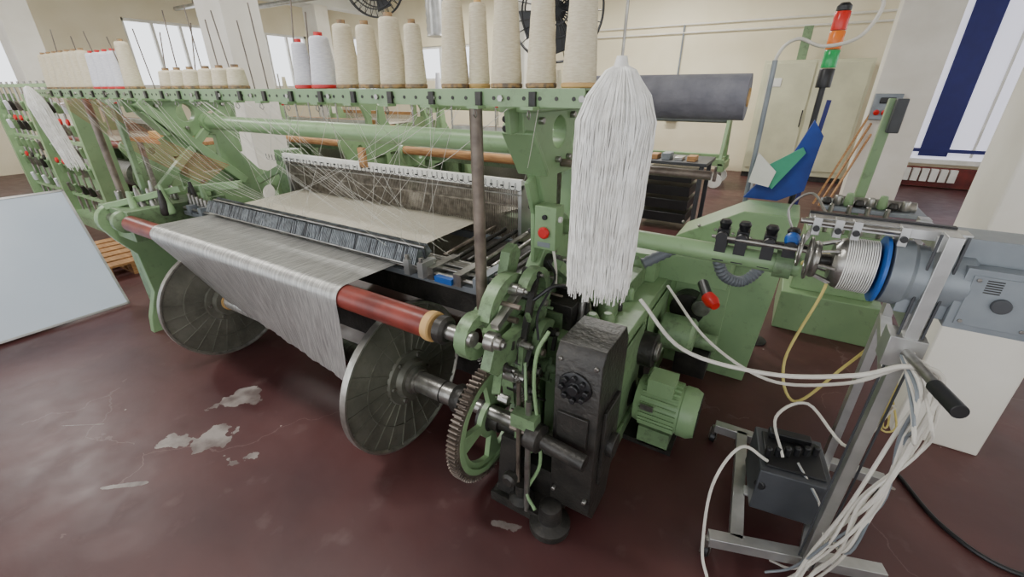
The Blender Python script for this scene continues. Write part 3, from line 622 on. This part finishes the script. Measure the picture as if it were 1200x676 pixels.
o.box((.1,fy-.02,fz+.1),(.44,fy+.03,fz+.125),ALU);o.box((.1,fy+.03,fz+.11),(.42,fy+.05,fz+.13),BLACK);o.cyl((.08,fy-.03,fz+.115),(.32,fy-.03,fz+.115),.008,STEEL)
for x in(.11,.16,.2,.3):o.box((x,fy-.04,fz+.08),(x+.02,fy,fz+.13),ALU);o.cyl((x+.01,fy-.05,fz+.1),(x+.01,fy-.035,fz+.1),.008,BLACK)
o.tube([(.1,fy+.045*math.cos(rad(t)),fz+.02+.045*math.sin(rad(t))) for t in range(0,360,20)],.004,STEEL,6,closed=True)
o.tube([(.125,fy+.06*math.cos(rad(t)),fz+.06*math.sin(rad(t))) for t in range(0,360,20)],.004,STEEL,6,closed=True)
o.beam((.12,fy,fz+.1),(.1,fy,fz+.04),.012,.012,STEEL);o.lathe([(.015,0),(.022,.01),(.022,.03),(.015,.04)],(.08,fy+.12,fz+.02),(0,-1,0),BLUEPL)
o.tube(spline([(.6,fy,fz-.05),(.66,fy-.02,fz-.08),(.62,fy-.07,fz-.16),(.68,fy-.05,fz-.2),(.74,fy,fz-.16)],6),.006,CABLE,6)
for k in range(5):
    o.cyl((.6,fy-.06+.03*k,fz-.03),(.66+.01*k,fy-.07+.03*k,fz-.06-.01*k),.006,STEEL,seg=8);o.cyl((.6,fy-.06+.02*k,fz-.08),(.65,fy-.1+.02*k,fz-.1),.009,BLACK,seg=8)
o.lathe([(.035,0),(.03,.05),(.012,.06)],(.6,fy-.04,fz-.06),(1,-.2,-.2),DKGREY,18)
o.box((.37,fy-.06,fz-.14),(.42,fy+.06,fz-.09),ALU)
o.done()
o=B('transformer_box',ST,bevel=.008)
o.obox((.285,1.66,.235),(.24,.26,.2),DKGREY,(0,0,8));o.obox((.285,1.66,.34),(.2,.2,.01),BLACK,(0,0,8))
for k in range(6):o.cyl((.2+.032*k,1.6+.02*k,.34),(.2+.032*k,1.6+.02*k,.385),.012,BLACK,seg=10)
o.obox((.27,1.74,.36),(.15,.04,.03),BLACK,(0,0,8));o.cyl((.2,1.53,.26),(.195,1.515,.26),.02,BLACK);o.done()
o=B('cable_bundle',ST)
main=[(-.34,1.47,.944),(-.155,1.40,.826),(.105,1.37,.84),(.30,1.34,.926),(.389,1.33,.995),(.45,1.285,1.005),(.45,1.27,.83),(.44,1.29,.58),(.40,1.36,.3),(.36,1.33,.02)]
o.tube(spline(main,8),.007,CABLE,8)
m2=[(-.3,1.75,.9),(-.1,1.6,.78),(.12,1.5,.74),(.3,1.4,.86),(.4,1.36,.98),(.44,1.31,.985),(.42,1.3,.8),(.40,1.31,.5),(.37,1.34,.2),(.34,1.3,.01)]
o.tube(spline(m2,8),.0055,CABLE,8)
random.seed(5)
for k in range(10):
    s_=random.uniform(-.03,.03);e=random.uniform(-.04,.08)
    pts=[(.395+s_*.4,1.37,1.0+.02*random.random()),(.44+s_*.7,1.30-.008*k,.99-.015*k),(.455+s_,1.28,.8),(.435-s_,1.29+.02*random.random(),.55),(.40+e*.6,1.32,.3),(.36+e,1.36+e*.3,.10),(.3+e*1.5,1.3+.02*k,.012)]
    if k>6:pts[-2:]=[(.38,1.5,.3),(.3,1.6,.36)]
    o.tube(spline(pts,7),.0045,random.choice([CABLE,CABLE,CABLE,GREYBOX]),6)
for k in range(5):
    o.tube(spline([(.4,1.4,.95),(.43,1.45,.8-.02*k),(.4+.02*k,1.5,.7),(.42,1.46,.85),(.4,1.42,.95)],5),.003,YELL,5)
o.tube(spline([(.2,1.55,.36),(.1,1.5,.42),(.04,1.38,.3),(.06,1.28,.08),(.1,1.22,.01)],7),.006,CABLE,6)
o.tube(spline([(.25,1.6,.36),(.2,1.7,.46),(.3,1.8,.5),(.42,1.6,.5),(.44,1.45,.8)],7),.006,CABLE,6)
o.tube(spline([(.15,2.4,.85),(.28,2.42,.95),(.3,2.35,.8),(.22,2.2,.45),(.3,2.1,.3),(.45,2.2,.5),(.5,2.0,.8)],8),.007,YELL,8)
o.tube(spline([(.78,2.2,.01),(.9,1.95,.01),(1.1,1.85,.01),(1.5,2.0,.01)],8),.009,BLACK,8)
o.tube(spline([(.1,1.6,1.2),(.05,1.62,1.3),(.1,1.62,1.36),(.16,1.55,1.3),(.2,1.5,1.32)],6),.004,STEEL,5)
o.done()

# ---------------- SIGNAL TOWER, etc ----------------
o=B('signal_tower')
sx,sy=.1,3.2
o.cyl((sx,sy,0),(sx,sy,1.66),.016,BLACK)
z=1.66
for m_,h in((BLACK,.1),(LGRN,.09),(LORG,.09),(LRED,.09)):
    o.lathe([(.036,0),(.037,.004),(.037,h-.008),(.034,h-.004)],(sx,sy,z),(0,0,1),m_,24);z+=h
o.lathe([(.035,0),(.035,.02),(.02,.035)],(sx,sy,z),(0,0,1),BLACK,24)
o.tube(spline([(-.13,3.1,1.05),(-.16,3.1,1.5),(-.16,3.1,1.8),(-.08,3.1,1.9),(.05,3.1,1.86),(.2,3.1,1.9),(.25,3.1,2.05),(.1,3.1,2.12),(-.2,3.1,2.3)],8),.009,CABLE,8)
o.cyl((-.14,3.1,.0),(-.16,3.1,1.8),.014,GREYBOX);o.lathe([(.08,0),(.08,.01),(.02,.02)],(sx,sy,0),(0,0,1),BLACK)
o.done()
o=B('blue_work_jacket')
o.prism([(-.16,1.05),(.02,1.05),(.14,1.12),(.16,1.42),(.1,1.5),(.04,1.32),(-.02,1.2),(-.1,1.14)],'y',2.99,3.05,BLUEF,holes=[])
o.prism([(-.14,1.2),(-.02,1.12),(.1,1.33),(.08,1.36)],'y',2.965,2.985,TGREEN);o.prism([(-.15,1.15),(-.04,1.13),(-.02,1.22),(-.13,1.32)],'y',2.955,2.963,WHITE)
o.beam((.08,3.02,.0),(.14,3.02,1.6),.04,.02,NAVY)
o.done()
o=B('control_cabinet',bevel=.01)
o.box((-.7,10.4,.1),(1.0,10.9,2.15),CAB);o.box((-.66,10.38,.2),(.14,10.4,2.1),CAB);o.box((.18,10.38,.2),(.96,10.4,2.1),CAB);o.box((.1,10.36,1.0),(.12,10.38,1.3),BLACK);o.box((-.7,10.42,0),(1.0,10.9,.1),DARK)
o.box((-.2,10.5,2.15),(-.05,10.7,2.7),GREEND);o.box((-.55,10.37,1.7),(-.35,10.38,1.85),WHITE);o.done()
o=B('wall_socket_panel',bevel=.01);o.box((.93,8.5,1.25),(1.25,8.59,1.6),GREYBOX)
for k in range(3):o.cyl((1.0+.09*k,8.5,1.36),(1.0+.09*k,8.46,1.34),.035,REDPL)
o.box((1.0,8.48,1.47),(1.18,8.5,1.55),BLACK);o.done()
o=B('wooden_slats')
for k in range(3):o.beam((.55+.07*k,8.2-.1*k,0.02),(.95+.04*k,8.55,1.35-.15*k),.02,.03,WOOD)
o.done()
o=B('beam_trolley',bevel=.01)
o.box((-2.6,8.7,.4),(-.9,8.8,.52),GREEN);o.box((-2.6,9.4,.4),(-.9,9.5,.52),GREEN);o.box((-1.0,8.7,.3),(-.88,9.5,.45),GREEN);o.prism([(8.7,.4),(9.5,.4),(9.2,1.3),(9.0,1.3)],'x',-1.0,-.94,GREEN,holes=[[(8.85,.5),(9.35,.5),(9.15,1.1),(9.05,1.1)]])
o.prism([(8.7,.4),(9.5,.4),(9.2,1.3),(9.0,1.3)],'x',-2.6,-2.54,GREEN,holes=[[(8.85,.5),(9.35,.5),(9.15,1.1),(9.05,1.1)]])
for x in(-2.4,-1.0):
    for y in(8.75,9.45):o.cyl((x,y-.03,.13),(x,y+.03,.13),.13,WHITE);o.box((x-.03,y-.05,.13),(x+.03,y+.05,.4),STEEL)
o.cyl((-2.55,9.1,1.2),(-.97,9.1,1.2),.1,GREYBOX);o.done()
o=B('tool_table',bevel=.005)
o.box((-1.7,5.6,.82),(-.75,6.3,.86),DKGREY)
for x in(-1.66,-.83):
    for y in(5.62,6.22):o.box((x,y,0),(x+.05,y+.05,.82),DKGREY)
for k in range(4):o.box((-1.5,5.66,.1+.17*k),(-.9,6.2,.22+.17*k),BLACK)
for k in range(5):o.box((-1.6+.15*k,5.7,.86),(-1.5+.15*k,5.9,.9+.02*(k%3)),[ALU,WOOD,GREYBOX][k%3])
o.done()
def fan(name,c,R,ax,ceil):
    o=B(name);c=Vector(c);a,b_=o.frame(ax);axv=Vector(ax).normalized()
    for r,h in((R,0),(R,.06),(R*.75,.09),(R*.5,.1),(R*.25,.1),(R*.7,-.03)):
        o.tube([c+axv*h+(a*math.cos(t*.131)+b_*math.sin(t*.131))*r for t in range(48)],.008,BLACK,5,closed=True)
    for k in range(28):
        t=k*2*math.pi/28;d=a*math.cos(t)+b_*math.sin(t);o.tube([c+axv*.1+d*R*.1,c+axv*.09+d*R*.7,c+axv*.05+d*R,c-axv*.04+d*R*.7,c-axv*.05+d*.03],.004,BLACK,4)
    o.cyl(c-axv*.2,c+axv*.02,.08,BLACK)
    for k in range(4):
        t=k*math.pi/2;d=a*math.cos(t)+b_*math.sin(t);e=a*math.cos(t+.7)+b_*math.sin(t+.7);o.add([c+d*.06,c+d*R*.85,c+e*R*.85+axv*.04,c+e*.06+axv*.03],[(0,1,2,3)],DKGREY)
    o.cyl(c-axv*.12,(c.x-axv.x*.12,c.y-axv.y*.12,ceil),.02,BLACK);o.done()
fan('ceiling_fan',(-1.98,4.0,2.28),.4,(.5,-1,-.2),4.0)
fan('ceiling_fan',(-4.4,4.2,2.75),.33,(.6,-1,-.2),4.0)
o=B('ventilation_duct')
pts=[(-5.0,6,z*.05+2.4) for z in range(33)]
o.tube(pts,[.17 if i%2 else .18 for i in range(33)],ALU,20);o.done()

# ---------------- BACKGROUND LOOMS ----------------
def bgloom(x0,y0,Ln,seed,ry=0):
    random.seed(seed);E=empty('background_loom',(x0+Ln/2,y0+.6,0))
    pf=[(p[0]-1.0+y0,p[1]) for p in prof];hl=[[(q[0]-1.0+y0,q[1]) for q in h] for h in holes]
    o=B('frame',E)
    for x in(x0,x0+Ln):
        o.prism(pf,'x',x-.03,x+.03,GREEN,holes=hl);o.box((x-.15,y0+.5,.05),(x-.03,y0+1.5,.8),GREEND);o.lathe([(.26,0),(.26,.05),(.05,.07)],(x+.03,y0+.2,.4),(1,0,0),GREEND)
    o.cyl((x0,y0+.75,1.43),(x0+Ln,y0+.75,1.43),.05,GREEN);o.box((x0,y0+.4,.7),(x0+Ln,y0+.5,.85),GREEND);o.box((x0,y0+1.2,.75),(x0+Ln,y0+1.3,.9),GREEND)
    o.cyl((x0,y0,.88),(x0+Ln,y0,.88),.055,WOOD if seed%2 else REDP);o.box((x0,y0+.6,.2),(x0+Ln,y0+.7,.35),DARK)
    o.done()
    o=B('cloth_and_warp',E);o.cyl((x0+.3,y0+.18,.4),(x0+Ln-.3,y0+.18,.4),.2,CLOTH);o.cyl((x0+.3,y0+1.6,.45),(x0+Ln-.3,y0+1.6,.45),.3,WARP)
    o.add([(x0+.3,y0,.94),(x0+Ln-.3,y0,.94),(x0+Ln-.3,y0+1.3,.96),(x0+.3,y0+1.3,.96)],[(0,1,2,3)],WARP);o.done()
    o=B('harness',E)
    for k in range(4):o.box((x0+.25,y0+.8+.06*k,1.1),(x0+Ln-.25,y0+.82+.06*k,1.17),random.choice([ALU,WHITE,WOOD]))
    for k in range(int(Ln/.03)-16):
        x=x0+.26+k*.03;o.box((x,y0+.85,.85),(x+.006,y0+.86,1.12),HEDD)
    o.done()
    o=B('creel_rail',E);o.box((x0-.3,y0+.2,1.62),(x0+Ln+.3,y0+.3,1.65),GREEN)
    for k in range(int(Ln/.35)):
        x=x0+k*.35;o.cyl((x,y0+.25,.9),(x,y0+.25,1.9 if k%3==0 else 1.63),.012,STEEL,seg=8)
        o.lathe([(.04,0),(.042,.01),(.026,.2),(.01,.2)],(x+.15,y0+.25,1.65),(0,0,1),random.choice([YCREAM,YWHITE,YCREAM]),14)
        o.lathe([(.02,0),(.02,.03)],(x+.05,y0+.2,1.4+.05*(k%3)),(0,0,1),random.choice([REDPL,STEEL,BLACK]),8)
    o.done()
bgloom(-4.6,4.6,2.6,1);bgloom(-8.8,4.7,2.8,3);bgloom(-10.5,7.4,3,5);bgloom(-5.0,7.4,2.0,7)
bgloom(-11.4,2.75,2.9,4)
o=B('wooden_table',bevel=.005);o.box((-6.9,2.3,1.08),(-5.6,2.8,1.12),WOOD)
for x in(-6.8,-5.75):
    for y in(2.32,2.72):o.box((x,y,0),(x+.05,y+.05,1.08),STEEL)
o.box((-6.6,2.4,1.12),(-6.3,2.7,1.2),CREAMPL);o.done()
o=B('creel_stand')
for i in range(12):
    x=-7.0-i*.25;o.cyl((x,1.95,0),(x,1.95,1.75),.013,STEEL,seg=8)
    for z in(.4,.65,.9,1.15,1.4):
        o.lathe([(.03,0),(.035,.01),(.02,.12),(.01,.12)],(x,1.93,z),(.3,-.3,1),random.choice([YWHITE,STEEL,GREEN,GREEND,DARK]),10)
    for z in(.8,1.3):o.lathe([(.035,0),(.035,.02),(.01,.03)],(x,1.9,z),(0,-1,0),random.choice([REDPL,DARK,GREEN,REDPL]),12)
for z in(.35,.75,1.05,1.7):o.box((-9.9,1.92,z-.02),(-6.9,1.98,z+.02),GREEN)
o.box((-9.9,1.8,0),(-6.9,2.15,.12),GREEND);o.box((-9.9,2.0,.4),(-6.9,2.12,.6),GREEN)
for x in(-9.9,-8.4,-6.95):o.box((x,1.85,0),(x+.08,2.1,1.6),GREEN)
o.done()
o=B('white_board')
bt,tp=Vector((-4.45,0,0.0)),Vector((-4.93,0,.9))
n=Vector((.9,0,.48)).normalized()*.012
def bp(y0,y1,a,b_,m_,off=0,th=.012):
    P0=bt+(tp-bt)*a;P1=bt+(tp-bt)*b_;nn=n.normalized()
    v=[]
    for k in(off,off+th):
        for P in(P0,P1):
            for y in(y0,y1):v.append((P.x+nn.x*k,y,P.z+nn.z*k+.012))
    o.add(v,[(0,1,3,2),(4,6,7,5),(0,4,5,1),(2,3,7,6),(0,2,6,4),(1,5,7,3)],m_)
bp(-.9,1.09,0,1,BOARD)
for a,b_ in((0,.015),(.985,1)):bp(-.9,1.09,a,b_,ALU,.012,.006)
bp(1.075,1.09,0,1,ALU,.012,.006);bp(-.9,-.885,0,1,ALU,.012,.006);o.done()
o=B('storage_crate',bevel=.01);o.box((-5.6,-.8,0),(-5.0,.7,.84),WOOD)
for k in range(5):o.box((-4.998,-.8+.3*k,.02),(-4.99,-.6+.3*k,.82),WOOD)
o.done()
o=B('wooden_pallet')
for k in range(6):o.box((-6.3+.19*k,1.15,.11),(-6.16+.19*k,1.75,.13),WOOD)
for y in(1.15,1.4,1.65):
    o.box((-6.3,y,.09),(-5.21,y+.1,.11),WOOD);o.box((-6.3,y,0),(-5.21,y+.1,.02),WOOD)
    for x in(-6.3,-5.8,-5.33):o.box((x,y,.02),(x+.12,y+.1,.09),WOOD)
o.done()
o=B('yarn_winding_machine',bevel=.006)
o.box((.25,3.6,.3),(.75,4.0,.75),GREEN);o.box((.2,3.5,0),(.8,4.1,.3),GREEN);o.beam((.5,3.8,.75),(.52,3.8,1.6),.06,.06,GREEN);o.cyl((.4,3.7,.95),(.8,3.7,.95),.04,STEEL);o.box((.3,3.6,.9),(.85,3.9,.93),GREYBOX);o.box((.52,3.7,1.4),(.58,3.8,1.6),DKGREY)
for k in range(4):o.cyl((.35+.1*k,3.6,.75),(.35+.1*k,3.6,.95),.015,STEEL,seg=8)
for k in range(8):o.lathe([(.02,0),(.03,.02),(.02,.05+.02*(k%3))],(.32+.06*k,3.66,.93),(0,0,1),[DARK,STEEL,GREEN][k%3],10)
o.done()

# ---------------- LIGHT / WORLD / CAMERA ----------------
w=bpy.data.worlds.new('World');bpy.context.scene.world=w;w.use_nodes=True
bg=w.node_tree.nodes['Background'];bg.inputs[0].default_value=(.93,.96,1,1);bg.inputs[1].default_value=2.5
cam=bpy.data.cameras.new('Camera');co=bpy.data.objects.new('Camera',cam);bpy.context.scene.collection.objects.link(co)
cam.sensor_width=36;cam.lens=15.12;co.location=(0,0,1.65);co.rotation_euler=(rad(90-24.8),0,rad(31.4));cam.clip_start=.05
bpy.context.scene.camera=co
